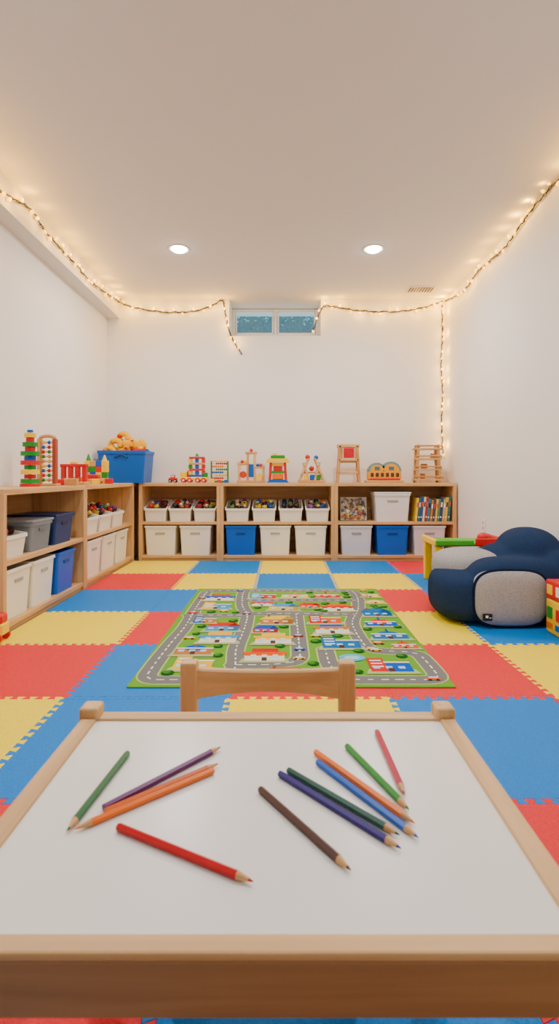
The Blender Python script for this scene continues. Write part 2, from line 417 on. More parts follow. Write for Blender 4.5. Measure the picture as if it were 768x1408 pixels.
# ================= BINS
def rloop(w,d,r,n=4):
    pts=[]
    for (cx,cy,a0) in ((w/2-r,d/2-r,0),(-w/2+r,d/2-r,90),(-w/2+r,-d/2+r,180),(w/2-r,-d/2+r,270)):
        for k in range(n+1):
            a=math.radians(a0+90*k/n); pts.append((cx+r*math.cos(a),cy+r*math.sin(a)))
    return pts
def bin_body(w,d,h,hf,col,tp=0.86,rim=0.018):
    m=MB()
    def top(y): return hf+(h-hf)*((y+d/2)/d)
    L=[]
    L.append([(x,y,0.0) for x,y in rloop(w*tp,d*tp,.015)])
    L.append([(x,y,top(y)-rim) for x,y in rloop(w-.016,d-.016,.018)])
    L.append([(x,y,top(y)-rim) for x,y in rloop(w,d,.022)])
    L.append([(x,y,top(y)) for x,y in rloop(w,d,.022)])
    L.append([(x,y,top(y)) for x,y in rloop(w-.022,d-.022,.016)])
    L.append([(x,y,.006) for x,y in rloop(w*tp-.012,d*tp-.012,.012)])
    n=len(L[0]); vs=[p for l in L for p in l]; fs=[]
    for k in range(len(L)-1):
        for i in range(n): fs.append([k*n+i,k*n+(i+1)%n,(k+1)*n+(i+1)%n,(k+1)*n+i])
    fs.append(list(range(n))[::-1]); fs.append([(len(L)-1)*n+i for i in range(n)])
    m.add(vs,fs,col); return m
def make_bin(w,d,h,hf,col,loc,rz,label,cat='storage bin',handle=True,lid=None,group='toy storage bins',mat=None):
    t=thing('storage_bin',label,cat,loc,rz,group=group)
    bin_body(w,d,h,hf,col).obj('bin_body',mat or PL,t)
    if handle:
        y=-(d*0.86/2+(d-0.016-d*0.86)/2*0.72)
        slot_shade=tuple(c*0.45 for c in col[:3])+(1,)  # shadow of the handle slot painted as a darkened bin colour
        MB().box((0,y-0.003,hf*0.74),(w*0.3,0.008,0.020),slot_shade,0.007,seg=2).obj('handle',PL,t)
    if lid:
        MB().box((0,0,h+0.008),(w+.006,d+.006,0.016),lid,0.006,seg=2).obj('lid',mat or PL,t)
    return t
BZ=0.0592; MZ=0.3842
IV=lin((244,240,228)); LG=lin((218,217,220)); BB=lin((0,94,200)) 
tm=[]
PCOL=[(200,40,40),(30,80,170),(235,190,40),(50,130,60),(220,120,40),(120,60,130),(60,40,35),(180,120,70),(30,40,60),(160,40,50),(90,140,60)]
for k,c in enumerate(PCOL):
    m=MB(); cc=lin(c)
    if k%4==0: m.ell((0,0,0),(.026,.026,.026),cc,nu=12,nv=8)
    elif k%4==1: m.box((0,0,0),(.05,.036,.036),cc,.005)
    elif k%4==2: m.cyl((0,0,-.013),(0,0,.013),.026,cc,n=12); m.cyl((0,0,-.016),(0,0,.016),.010,BLK,n=10)
    else:
        m.box((0,0,0),(.055,.032,.018),cc,.004); m.box((0.008,0,.016),(.028,.028,.018),lin((230,220,190)),.004)
        for sx in(-.018,.018): m.cyl((sx,-.018,-.009),(sx,.018,-.009),.010,BLK,n=10)
    tm.append(m.mesh('toy_piece',PL))
NM=['red ball','blue block','yellow wheel','green car','orange ball','purple block','dark wheel','brown car','navy ball','crimson block','green wheel']
rt=random.Random(5)
def fill(loc,rz,w,d,h,hf,label):
    M=Matrix.Translation(Vector(loc))@Matrix.Rotation(rz,4,'Z')
    for ly in range(2):
        for a in range(3):
            for b in range(3):
                x=(a-1)*w*.25+rt.uniform(-.006,.006); y=(b-1)*d*.25+rt.uniform(-.008,.008)
                zt=hf+(h-hf)*((y+d/2)/d)
                z=zt-.050+ly*.052+rt.uniform(-.004,.006)
                k=rt.randrange(len(tm))
                o=bpy.data.objects.new('toy_piece',tm[k]); COL.objects.link(o)
                o.location=M@Vector((x,y,z)); o.rotation_euler=(rt.uniform(-.6,.6),rt.uniform(-.6,.6),rt.uniform(0,6))
                o['label']='small '+NM[k]+' toy in an open bin'; o['category']='toy'; o['group']=label
def openbin(x,y,z,rz,w=.225,label='white open-front plastic bin full of small toys',col=IV,d=.3,h=.2,hf=.125,f=True,mat=None):
    make_bin(w,d,h,hf,col,(x,y,z),rz,label,handle=False,group='open toy bins',mat=mat)
    if f: fill((x,y,z),rz,w,d,h,hf,'small toys in the open bins')
for x in (-1.235,-.996,-.757): openbin(x,SY+.165,MZ,0,w=.228)
for x in (-.440,-.179,.081,.342): openbin(x,SY+.165,MZ,0,w=.238)
for x,w,c,l in ((-1.185,.315,IV,'cream plastic storage bin on bottom shelf'),(-.845,.315,IV,'cream plastic storage bin on bottom shelf'),
    (-.405,.31,BB,'blue plastic storage bin on bottom shelf'),(-.070,.31,IV,'cream plastic storage bin on bottom shelf'),(.275,.32,IV,'cream plastic storage bin on bottom shelf'),
    (.717,.32,LG,'pale grey plastic bin on bottom shelf'),(1.068,.325,BB,'blue plastic storage bin on bottom shelf'),(1.427,.325,LG,'pale grey ribbed plastic bin on bottom shelf')):
    make_bin(w,.31,.285,.285,c,(x,SY+.165,BZ),0,l)
make_bin(.355,.30,.27,.27,lin((236,235,231)),(1.068,SY+.16,MZ),0,'white lidded plastic box beside picture books',lid=lin((238,237,233)))
# left near unit
for y,w,c,l in ((2.825,.29,IV,'cream plastic bin on bottom shelf by side wall'),(3.13,.29,IV,'cream plastic bin on bottom shelf by side wall'),(3.45,.29,BB,'blue plastic bin on bottom shelf by side wall')):
    make_bin(w,.32,.27,.27,c,(SXF-.17,y,BZ),H2,l)
openbin(SXF-.17,2.81,MZ,H2,w=.26,label='white shallow bin holding small toys',h=.17,hf=.12)
GB=lin((150,160,170)); NB=lin((18,52,110))
make_bin(.27,.32,.17,.17,GB,(SXF-.17,3.10,MZ),H2,'translucent grey lidded box on the upper shelf',lid=lin((165,172,180)),mat=TRANS)
make_bin(.30,.32,.18,.18,NB,(SXF-.17,3.42,MZ),H2,'dark blue lidded bin on the upper shelf',lid=lin((16,44,92)))
for y in (3.93,4.25,4.57): openbin(SXF-.155,y,MZ,H2,w=.29,d=.28)
for y in (3.96,4.31,4.66): make_bin(.325,.3,.28,.28,IV,(SXF-.16,y,BZ),H2,'cream plastic bin on bottom shelf by side wall')
# puzzle box
pb=MB(); pb.box((0,0,.115),(.26,.03,.23),lin((176,165,145)),.002)
rp=random.Random(2)
zy=-.0152
def pshape(x,z,r,col,n):
    global zy
    zy-=.00004; a0=rp.uniform(0,6)
    pts=[(x+r*rp.uniform(.7,1.2)*math.cos(a0+2*math.pi*k/n),z+r*rp.uniform(.6,1.1)*math.sin(a0+2*math.pi*k/n)) for k in range(n)]
    pts=[(max(-.125,min(.125,a)),max(.006,min(.224,b))) for a,b in pts]
    pb.add([(a,zy,b) for a,b in pts],[list(range(n))],col)
for k in range(170):
    pshape(rp.uniform(-.115,.115),rp.uniform(.015,.215),rp.uniform(.006,.022),lin(rp.choice([(150,70,60),(60,90,140),(205,180,130),(150,110,60),(70,100,80),(215,212,200),(100,60,60),(60,60,80),(200,170,80),(110,120,130)])),rp.choice([4,5,7,9]))
po=pb.obj('puzzle_box',PL,loc=(.70,SY+.1,MZ+.003),rot=(math.radians(-8),0,0)); po['label']='picture puzzle box with colourful patches leaning on the shelf back'; po['category']='puzzle box'
# books
bc=[(235,195,60),(60,110,90),(40,80,150),(225,215,190),(170,50,45),(60,130,150),(205,125,55),(75,80,95),(235,200,80),(95,140,75),(35,70,125),(200,175,135),(230,190,60),(45,115,120)]
x=1.295
for k,c in enumerate(bc):
    w=rp.choice([.018,.021,.024,.02]); h=rp.uniform(.21,.265); m=MB(); cc=lin(c)
    m.box((-w/2+.0015,0,h/2),(.003,.17,h),cc,.0008); m.box((w/2-.0015,0,h/2),(.003,.17,h),cc,.0008); m.box((0,-.084,h/2),(w,.003,h),cc,.001)
    m.box((0,.002,h/2),(w-.006,.16,h-.012),lin((240,235,222)))
    m.box((0,-.0862,h*.7),(w*.6,.001,h*.2),lin(rp.choice([(250,250,240),(30,30,40),(230,60,50)]))); m.box((0,-.0862,h*.18),(w*.6,.001,h*.06),lin((245,240,220)))
    o=m.obj('book',PL,loc=(x,SY+.11,MZ+.0018),rot=(0,math.radians(5.5),0)); x+=w+.0035
    nmz=['yellow','green','blue','cream','red','teal','orange','dark grey','yellow','light green','navy','tan','yellow','teal'][k]
    o['label']='slim '+nmz+' picture book leaning among others on shelf'; o['category']='book'; o['group']='picture books on the shelf'
# ================= TOYS ON TOP
TZ=0.76
def toy(name,label,x,y,rz=0,cat='toy',z=TZ): return thing(name,label,cat,(x,y,z),rz)
W1=lin((214,160,94)); W2=lin((228,184,122))
TY=5.12
def part(t,name,mb,mat=None): return mb.obj(name,mat or PL,t)
# red car
t=toy('toy_car','small red toy car on the shelf top',-1.09,TY)
part(t,'car_body',MB().box((0,0,.033),(.085,.045,.032),RED,.008,seg=2).box((.0,0,.06),(.045,.04,.04),RED,.01,seg=2).box((0,-.021,.064),(.03,.002,.018),lin((200,225,235))))
for sx in(-.025,.025): wheel(t,sx,.017,.017,.028)
# block train
t=toy('block_train','colourful wooden block train with stacked tower',-.88,TY)
m=MB(); m.box((0,0,.04),(.28,.08,.03),YEL,.006); m.box((-.1,0,.08),(.06,.07,.06),YEL,.008); m.cyl((-.05,0,.05),(-.05,0,.12),.018,RED); m.box((.11,0,.075),(.05,.06,.05),GRN,.006); part(t,'chassis',m)
for sx in(-.1,-.04,.04,.1): wheel(t,sx,.024,.024,.045,RED)
m=MB(); z=.055
for k,(c,hh) in enumerate([(BLUE,.028),(YEL,.032),(RED,.028),(GRN,.032),(W1,.028),(YEL,.032),(RED,.026)]):
    if k%2==0: m.box((.03,0,z+hh/2),(.15,.07,hh*.7),c,.003)
    else:
        for q,sx in enumerate((-.035,.03,.095)): m.box((sx,0,z+hh/2),(.032,.055,hh*1.2),[c,BLUE,RED][q],.002)
    z+=hh
m.cyl((.03,0,z),(.03,0,z+.03),.02,GRN,r1=.008); part(t,'block_tower',m)
# abacus
t=toy('toy_abacus','green framed toy abacus with rows of beads',-.625,TY)
m=MB()
for sx in(-.082,.082): m.box((sx,0,.11),(.014,.03,.22),GRN,.003)
m.box((0,0,.214),(.18,.03,.014),YEL,.003); m.box((0,0,.01),(.18,.07,.02),GRN,.003); part(t,'frame',m)
m=MB()
for k in range(6):
    z=.045+k*.029; m.cyl((-.08,0,z),(.08,0,z),.002,W1,n=6)
    for q in range(6): m.ell((-.066+q*.019+(.036 if k%2 else 0),0,z),(.0095,.012,.012),[RED,YEL,BLUE,GRN,ORG,RED][k],nu=10,nv=6)
part(t,'beads',m)
for (xx,c,s,nn) in ((-.69,YEL,.04,'yellow'),(-.62,RED,.03,'red'),(-.55,BLUE,.03,'blue')):
    o=MB().box((0,0,s/2),(s*1.3,s,s),c,.005).obj('toy_block',PL,loc=(xx,TY-.085,TZ)); o['label']=nn+' toy block before the green abacus'; o['category']='toy block'
# pulley toy
t=toy('wooden_crane_toy','wooden tower toy with posts, blue bar and beads',-.31,TY)
m=MB(); m.box((0,0,.011),(.28,.12,.022),W1,.004)
for sx,hh in((-.12,.19),(-.035,.29),(.035,.29),(.12,.16)): m.box((sx,0,.02+hh/2),(.024,.032,hh),W2,.004)
m.box((0,0,.295),(.12,.04,.022),W1,.005); m.box((-.08,0,.185),(.12,.036,.020),W1,.004); m.box((.075,0,.15),(.12,.036,.020),W1,.004); part(t,'frame',m,WZ)
part(t,'blue_block',MB().box((.0,-.005,.12),(.042,.05,.13),BLUE,.006))
part(t,'wheel',MB().cyl((-.08,-.035,.08),(-.08,.0,.08),.034,lin((200,60,30)),n=20))
part(t,'wheel',MB().cyl((.08,-.035,.06),(.08,.0,.06),.03,YEL,n=20))
for sx,zz,c in ((-.09,.210,RED),(-.06,.210,YEL),(.065,.174,BLUE),(.095,.174,RED),(0,.322,RED)): part(t,'bead',MB().ell((sx,0,zz),(.018,.018,.018),c,nu=12,nv=8))
# pagoda toy
t=toy('toy_play_tower','red, yellow, green and blue plastic play tower',-.045,TY)
m=MB(); m.prism([(-.11,0),(.11,0),(.085,.03),(-.085,.03)],'y',-.065,.065,BLUE)
for sx in(-.07,.07):
    for yy in (-.03,.03): m.cyl((sx*1.15,yy,.02),(sx,yy,.2),.013,RED)
part(t,'base',m)
part(t,'roof',MB().prism([(-.12,.2),(.12,.2),(.09,.24),(-.09,.24)],'y',-.06,.06,YEL).box((0,0,.255),(.14,.1,.034),GRN,.006).cyl((-.03,0,.27),(-.03,0,.29),.02,YEL))
m=MB(); m.box((0,0,.06),(.11,.07,.06),ORG,.006); m.box((0,0,.105),(.15,.08,.022),GRN,.004); m.box((0,0,.14),(.09,.06,.048),RED,.004); m.box((0,0,.18),(.12,.07,.028),YEL,.004); part(t,'platform',m)
# truss toy
t=toy('wooden_truss_toy','wooden toy with slanted struts and coloured pegs',.29,TY)
m=MB(); m.box((0,0,.012),(.27,.12,.024),W1,.004)
for a,b in(((-.12,.02),(-.03,.24)),((.12,.02),(.03,.24)),((-.03,.02),(-.08,.2)),((.03,.02),(.08,.2))):
    for y in(-.04,.04): m.cyl((a[0],y,a[1]),(b[0],y,b[1]),.012,W2,n=8)
for q in((-.1,.08),(.1,.08),(-.06,.16),(.06,.16),(-.03,.23),(.03,.23)): m.cyl((q[0],-.055,q[1]),(q[0],.055,q[1]),.009,W1,n=8)
m.box((0,0,.1),(.19,.05,.016),W1,.002); part(t,'frame',m,WX)
for (a,b,r,c) in ((-.04,.255,.024,RED),(.045,.25,.022,BLUE),(0,.14,.026,lin((190,35,30)))): part(t,'peg',MB().ell((a,-.02,b),(r,r,r),c))
for (a,b,c) in ((.065,.052,GRN),(-.055,.052,YEL),(.005,.052,BLUE)): part(t,'peg',MB().box((a,-.03,b),(.045,.04,.056),c,.006))
# wooden frame toy with red panel
t=toy('wooden_frame_toy','tall open wooden frame toy with a red panel',.655,TY)
for sx in(-.095,.095):
    for yy in (-.04,.05): part(t,'post',MB().box((sx,yy,.185),(.024,.024,.37),W1,.003,rot=(0,math.radians(3.5 if sx<0 else -3.5),0)),WZ)
for zz,ww,hh in ((.365,.215,.035),(.225,.20,.022),(.10,.21,.02)):
    part(t,'crossbar',MB().box((0,-.04,zz),(ww,.024,hh),W2,.004).box((0,.05,zz),(ww,.024,hh),W1,.004),WX)
part(t,'shelf',MB().box((0,.005,.205),(.2,.09,.014),W1,.002),WX)
part(t,'red_panel',MB().box((0,-.05,.293),(.105,.014,.10),lin((200,14,36)),.008,seg=2))
for sx in(-.066,.066): part(t,'upright',MB().box((sx,-.04,.295),(.016,.016,.12),W1,.002),WZ)
# playhouse
t=toy('toy_playhouse','yellow wooden toy playhouse with domed roofs',1.01,TY)
m=MB(); m.box((0,0,.012),(.37,.14,.024),W1,.004); m.box((0,0,.07),(.33,.11,.095),lin((240,160,5)),.02,seg=3)
part(t,'house_body',m)
for sx,r in((-.075,.088),(.065,.10)):
    m=MB()
    pts=[(sx+r*math.cos(math.pi*k/14),.11+r*math.sin(math.pi*k/14)) for k in range(15)]
    m.prism(pts,'y',-.05,.05,lin((110,145,150)))
    pts=[(sx+r*.8*math.cos(math.pi*k/14),.108+r*.8*math.sin(math.pi*k/14)) for k in range(15)]
    m.prism(pts,'y',-.054,.054,lin((242,165,8)))
    m.box((sx,-.056,.142),(.05,.004,.035),lin((80,110,120)),.001)
    part(t,'domed_roof',m)
for sx in(-.125,-.075,-.025,.025,.075,.125): part(t,'window',MB().box((sx,-.057,.078),(.030,.006,.040),lin((80,55,45)),.002))
part(t,'stripe',MB().box((0,-.057,.036),(.3,.006,.016),RED,.002))
# rack tower
t=toy('wooden_rack_toy','tiered natural wooden toy rack tower',1.44,TY)
for sx in(-.11,.11):
    for y in(-.05,.05): part(t,'post',MB().box((sx*.96,y,.19),(.024,.024,.38),W1,.003,rot=(0,math.radians(-3 if sx>0 else 3),0)),WZ)
for z,w in((.03,.28),(.13,.25),(.235,.25),(.335,.27)): part(t,'tier',MB().box((0,0,z),(w,.13,.018),W2,.003).cyl((-w/2,-.068,z+.03),(w/2,-.068,z+.03),.008,W1,n=8).cyl((-w/2,-.05,z),(-w/2,-.068,z+.03),.006,W1,n=6).cyl((w/2,-.05,z),(w/2,-.068,z+.03),.006,W1,n=6),WX)
part(t,'peg',MB().box((-.03,0,.165),(.06,.05,.045),lin((180,115,55)),.006),WX); part(t,'peg',MB().cyl((.05,-.02,.246),(.05,-.02,.29),.022,lin((190,135,75))),WX); part(t,'peg',MB().cyl((-.05,-.02,.04),(-.05,-.02,.09),.024,lin((180,115,55))),WX)
# ---- left shelf toys
t=toy('stacking_ring_tower','tall stacking tower of coloured discs',-1.6,3.26)
part(t,'post',MB().cyl((0,0,0),(0,0,.02),.06,RED).cyl((0,0,.02),(0,0,.355),.008,W1).cyl((0,0,.345),(0,0,.36),.018,BLUE))
cs=[GRN,RED,YEL,GRN,RED,BLUE,GRN,RED,GRN,RED,YEL]
for k,c in enumerate(cs):
    r=.056 if k<7 else .05-.005*(k-7); r*= 1 if k%2==0 else .62
    part(t,'disc',MB().cyl((0,0,.022+k*.029),(0,0,.049+k*.029),r,c,n=24))
t=toy('wooden_bead_arch','tall red and wooden ladder frame with beads',-1.6,3.50)
m=MB()
for sx in(-.052,.052): m.box((sx,0,.16),(.022,.045,.32),lin((170,70,45)) if sx>0 else W1,.003)
m.tube([(.052*math.cos(math.pi*k/10),0,.32+.02*math.sin(math.pi*k/10)) for k in range(11)],.012,W1)
m.box((0,0,.008),(.15,.08,.016),W1,.003); part(t,'frame',m)
m=MB()
for k in range(9):
    m.cyl((-.05,0,.04+k*.032),(.05,0,.04+k*.032),.006,W2,n=8)
    for q in (-.026,.012): m.ell((q,0,.04+k*.032),(.012,.013,.013),(RED,W1,BLUE,GRN,YEL)[(k*2+int(q*100))%5],nu=10,nv=8)
part(t,'beads',m)
t=toy('block_gate','red block gate with columns on wooden plinth',-1.58,3.90)
part(t,'plinth',MB().box((0,0,.012),(.21,.12,.024),W1,.003))
for sx in(-.08,-.027,.027,.08): part(t,'column',MB().box((sx,0,.08),(.030,.04,.115),RED,.003))
part(t,'lintel',MB().box((0,0,.147),(.2,.05,.022),RED,.003).box((0,0,.166),(.05,.04,.018),YEL,.003))
for (x,y,s,c,nm) in ((-1.50,3.68,.05,W1,'wooden'),(-1.60,3.68,.045,RED,'red'),(-1.56,3.76,.05,W2,'pale wooden'),(-1.48,4.05,.045,YEL,'yellow'),(-1.62,4.10,.06,ORG,'orange'),(-1.47,4.36,.045,RED,'red')):
    o=MB().box((0,0,s/2),(s*1.4,s,s),c,.004).obj('toy_block',PL,loc=(x,y,TZ),rot=(0,0,rt.uniform(0,1))); o['label']=nm+' building block lying on the shelf top'; o['category']='toy block'
t=toy('block_castle','green and yellow block castle on the shelf top',-1.62,4.48)
m=MB()
for a in range(4):
    for b in range(4):
        m.box((-.075+a*.05,0,.025+b*.05),(.05,.05,.05),[GRN,YEL,W1,RED,GRN,BLUE,YEL][(a*3+b*2)%7],.003)
part(t,'block_wall',m)
part(t,'turret',MB().cyl((-.07,0,.20),(-.07,0,.26),.022,GRN,r1=.004)); part(t,'turret',MB().cyl((.07,0,.20),(.07,0,.25),.022,YEL,r1=.004))
t=toy('block_train','red and wooden block wagon on shelf top',-1.56,4.24)
part(t,'chassis',MB().box((0,0,.034),(.16,.08,.022),W1,.003).box((0,0,.062),(.1,.06,.035),RED,.005))
for sx in(-.05,.05): wheel(t,sx,.02,.02,.045,YEL)
# blue tub
t=toy('toy_tub','big blue tub overflowing with yellow toys in the corner',-1.54,5.08,cat='tub')
part(t,'tub_body',bin_body(.47,.36,.31,.31,lin((0,94,195)),tp=.88,rim=.03))
part(t,'handle',MB().tube([(-.06+.12*k/8,-.178,.24+.03*math.sin(math.pi*k/8)) for k in range(9)],.009,lin((10,70,140))))
rt2=random.Random(9)
PY=(0.95,0.50,0.0,1); PO=(0.80,0.26,0.0,1)
plush=[(-.145,-.085,.325),(0,-.09,.330),(.145,-.085,.325),(-.145,.07,.325),(.0,.07,.325),(.145,.07,.325),(-.10,-.02,.405),(.025,-.02,.410),(.13,-.01,.400),(-.04,.03,.475)]
for k,(dx,dy,dz) in enumerate(plush):
    m=MB(); c=[PY,PO,RED,PY,PY,BLUE,PY,PY,PY,PY][k]; ty=k%3
    if ty==0:
        m.tube([(.048*math.cos(math.pi*1.3*q/10),0,.040*math.sin(math.pi*1.3*q/10)) for q in range(11)],.028,c,n=12); m.ell((.048,0,0),(.032,.032,.032),c); m.ell((-.03,-.02,.02),(.022,.02,.02),RED if k==9 else PO); nm='curved plush toy'
    elif ty==1:
        m.ell((0,0,0.0),(.068,.048,.042),c,e1=.8); m.ell((.035,-.015,.028),(.032,.028,.032),c); m.ell((.042,-.040,.034),(.012,.009,.009),RED,nu=10,nv=8); nm='rounded plush toy'
    else:
        m.ell((0,0,0),(.064,.047,.042),c,e1=.6,e2=.7); m.ell((.025,-.012,.034),(.028,.028,.024),PY); m.ell((-.035,-.012,.03),(.024,.022,.022),c); nm='plush animal toy'
    o=m.obj('plush_toy',FAB,loc=(-1.54+dx,5.08+dy,TZ+dz-.03),rot=(rt2.uniform(-.15,.15),rt2.uniform(-.2,.2),rt2.uniform(-.3,.3)))
    o['label']=('red ' if c is RED else 'blue ' if c is BLUE else 'yellow ')+nm+' heaped in the blue tub'; o['category']='toy'; o['group']='toys heaped in the tub'
# floor toy by shelf
t=thing('toy_truck','red and yellow toy truck on the floor beside shelf','toy',(-1.42,2.545,T),0)
part(t,'truck_body',MB().box((0,0,.06),(.1,.08,.06),YEL,.008).box((0,0,.11),(.09,.07,.05),RED,.01))
for sx in(-.03,.03): wheel(t,sx,.022,.022,.045,RED)
# ================= BEAN BAG
NV=lin((34,54,88)); GY=lin((166,165,168))
t=thing('bean_bag_chair','navy and grey fabric bean bag armchair with rounded arms','chair',(0,0,T+.003))
m=MB()
m.ell((1.28,3.08,.13),(.36,.33,.13),NV,e1=.6,e2=.8,nu=40,nv=20)
m.ell((1.03,2.98,.140),(.165,.23,.140),NV,e1=.6,e2=.75,nu=40,nv=20)
m.ell((1.31,2.885,.180),(.285,.142,.180),NV,e1=.65,e2=.6,nu=44,nv=24)
m.ell((1.26,3.32,.170),(.30,.13,.170),NV,e1=.7,nu=30,nv=18)
m.ell((1.33,3.12,.25),(.16,.2,.155),NV,e1=.9,nu=30,nv=18)
m.ell((1.48,3.10,.30),(.185,.22,.205),NV,e1=.85,e2=.85,nu=40,nv=24)
m.ell((1.55,3.00,.2),(.12,.23,.2),NV,e1=.7,e2=.8,nu=30,nv=20)
fused(m,'body',FAB,t,.012,NV,9)
MB().ell((1.12,3.11,.262),(.205,.20,.112),GY,e1=.7,e2=.8,nu=40,nv=20).obj('seat',FAB,t,label='grey seat cushion')
def sq(a,e): return math.copysign(abs(a)**e,a)
MB().ell((1.225,2.775,.158),(.200,.062,.150),GY,e1=.6,e2=.6,nu=48,nv=28).obj('armrest_panel',FAB,t,label='grey side panel')
ppts=[(1.225+.201*sq(math.cos(a),.6),2.752,.158+.151*sq(math.sin(a),.6)) for a in [2*math.pi*k/56 for k in range(56)]]
MB().tube(ppts,.0075,lin((16,32,60)),n=8,closed=True).obj('piping',FAB,t)
MB().box((1.085,2.718,.065),(.048,.012,.036),BLK,.002).box((1.08,2.7115,.069),(.014,.001,.013),WHT).box((1.098,2.7115,.063),(.010,.001,.004),WHT).obj('fabric_tag',PL,t)
# ================= play table
t=thing('play_table','small plastic play table with green top, red rim, yellow legs','table',(0,0,T))
part(t,'table_top',MB().box((1.36,3.93,.310),(.44,.34,.025),lin((90,185,30)),.012,seg=2))
part(t,'rim',MB().box((1.26,3.755,.325),(.28,.02,.045),lin((70,175,40)),.008))
part(t,'rim',MB().box((1.51,3.755,.33),(.20,.022,.06),RED,.008)); part(t,'rim',MB().box((1.615,3.93,.33),(.03,.34,.06),RED,.01)); part(t,'rim',MB().box((1.125,3.93,.325),(.03,.34,.05),YEL,.01))
for x_ in(1.15,1.59):
    for y_ in(3.79,4.07): part(t,'leg',MB().box((x_,y_,.149),(.06,.04,.298),YEL,.010,seg=2))
part(t,'drawer_front',MB().box((1.44,3.77,.235),(.26,.03,.11),BLUE,.01)); 
part(t,'drawer_front',MB().box((1.24,3.76,.25),(.12,.03,.07),RED,.008))
part(t,'ball_toy',MB().ell((1.5,3.85,.355),(.04,.04,.035),RED))
# activity cube
t=thing('activity_cube','yellow and red toddler activity cube with shapes','toy',(1.515,2.575,T),0)
part(t,'cube_body',MB().box((0,0,.09),(.26,.26,.18),YEL,.012,seg=2)); part(t,'upper_box',MB().box((0,0,.228),(.26,.26,.096),RED,.008,seg=2))
shp=[((-.05,-.131,.1),(.05,.006,.05),BLUE),((-.08,-.131,.04),(.06,.006,.025),RED),((.03,-.131,.035),(.05,.006,.02),RED),((-.105,-.131,.13),(.025,.006,.06),GRN),
 ((-.09,-.131,.225),(.04,.006,.06),YEL),((-.04,-.131,.225),(.03,.006,.05),WHT),((-.02,-.131,.16),(.2,.006,.012),RED),((-.10,-.131,.085),(.02,.006,.02),RED),((-.112,-.131,.262),(.014,.006,.014),BLUE)]
for i3,yy in enumerate((-.085,0,.085)): shp+=[((-.131,yy,.11),(.006,.05,.06),[BLUE,RED,GRN][i3]),((-.131,yy,.045),(.006,.06,.03),[RED,BLUE,ORG][i3]),((-.131,yy,.228),(.006,.05,.05),[YEL,WHT,YEL][i3])]
for c_,d_,k_ in shp: part(t,'shape_panel',MB().box(c_,d_,k_,.002))
part(t,'knob',MB().cyl((.05,-.136,.1),(.05,-.128,.1),.03,GRN,n=20)); part(t,'knob',MB().cyl((.07,-.136,.225),(.07,-.128,.225),.022,YEL,n=20))
# ================= TABLE
t=thing('kids_table','low wooden children table with white drawing surface','table',(0,0,T))
tz=.43-T
MB().box((-.0235,.6405,tz-.006),(.557+.01,.395+.01,.012),lin((236,236,235)),.001).obj('table_top',LAM,t)
tc_=TWOOD
MB().box((-.0235,.4348,tz+.0005),(.557+.05,.0195,.008),tc_,.0025,seg=2).obj('rail',WX,t)
MB().box((-.0235,.4350,tz-.0270),(.557+.05,.019,.047),APR_SHADE,.001).obj('apron',WX,t)  # same wood as the rail; shade of the front face put into its colour
MB().box((-.0235,.850,tz-.022),(.557+.05,.027,.052),tc_,.003,seg=2).obj('rail',WX,t)
MB().box((-.3150,.643,tz-.020),(.025,.386,.050),tc_,.003,seg=2).obj('rail',WY,t)
MB().box((.2680,.643,tz-.020),(.025,.386,.050),tc_,.003,seg=2).obj('rail',WY,t)
for x_ in(-.3165,.2665):
    for y_ in(.4400,.853): MB().box((x_,y_,(tz+(.020 if y_>.5 else .002))/2),(.032,.034 if y_>.5 else .028,tz+(.020 if y_>.5 else .002)),tc_,.005,seg=3).obj('leg',WZ,t)
# pencils
pens=[((-.2207,.7316),(-.240,.5717),(5,100,45),'green'),
((-.2126,.6126),(-.0902,.749),(100,8,100),'purple'),
((-.2079,.6055),(-.088,.706),(215,100,5),'amber'),
((-.0937,.6888),(-.2322,.5752),(250,118,0),'orange'),
((-.1844,.5787),(-.0284,.5007),(200,4,16),'red'),
((-.0275,.6477),(.0686,.5153),(78,42,30),'dark brown'),
((-.003,.6818),(.1259,.5453),(44,22,120),'indigo'),
((.0085,.6895),(.1290,.5655),(0,78,60),'dark green'),
((.0492,.7095),(.1487,.5614),(0,92,200),'blue'),
((.0479,.7354),(.1507,.5847),(250,118,0),'orange'),
((.0947,.7511),(.15,.6086),(5,140,40),'bright green'),
((.1461,.7933),(.1517,.6375),(190,8,68),'crimson')]
for (a,b,c,nm) in pens:
    L_=math.hypot(b[0]-a[0],b[1]-a[1]); R=.0044
    t=thing('colouring_pencil',nm+' colouring pencil lying on the white table','pencil',(a[0],a[1],.43+R*.95),math.atan2(b[1]-a[1],b[0]-a[0]),group='pencils on the drawing table')
    cc=lin(c)
    MB().cyl((0,0,0),(L_-.018,0,0),R,cc,n=6,smooth=False).cyl((-.001,0,0),(0,0,0),R*.9,cc,n=6).obj('shaft',PENCIL,t)
    MB().cyl((L_-.018,0,0),(L_-.005,0,0),R*.98,lin((215,165,110)),r1=R*.4,n=16).obj('wood_cone',PL,t)
    MB().cyl((L_-.005,0,0),(L_,0,0),R*.4,cc,r1=.0005,n=12).obj('lead',PENCIL,t)
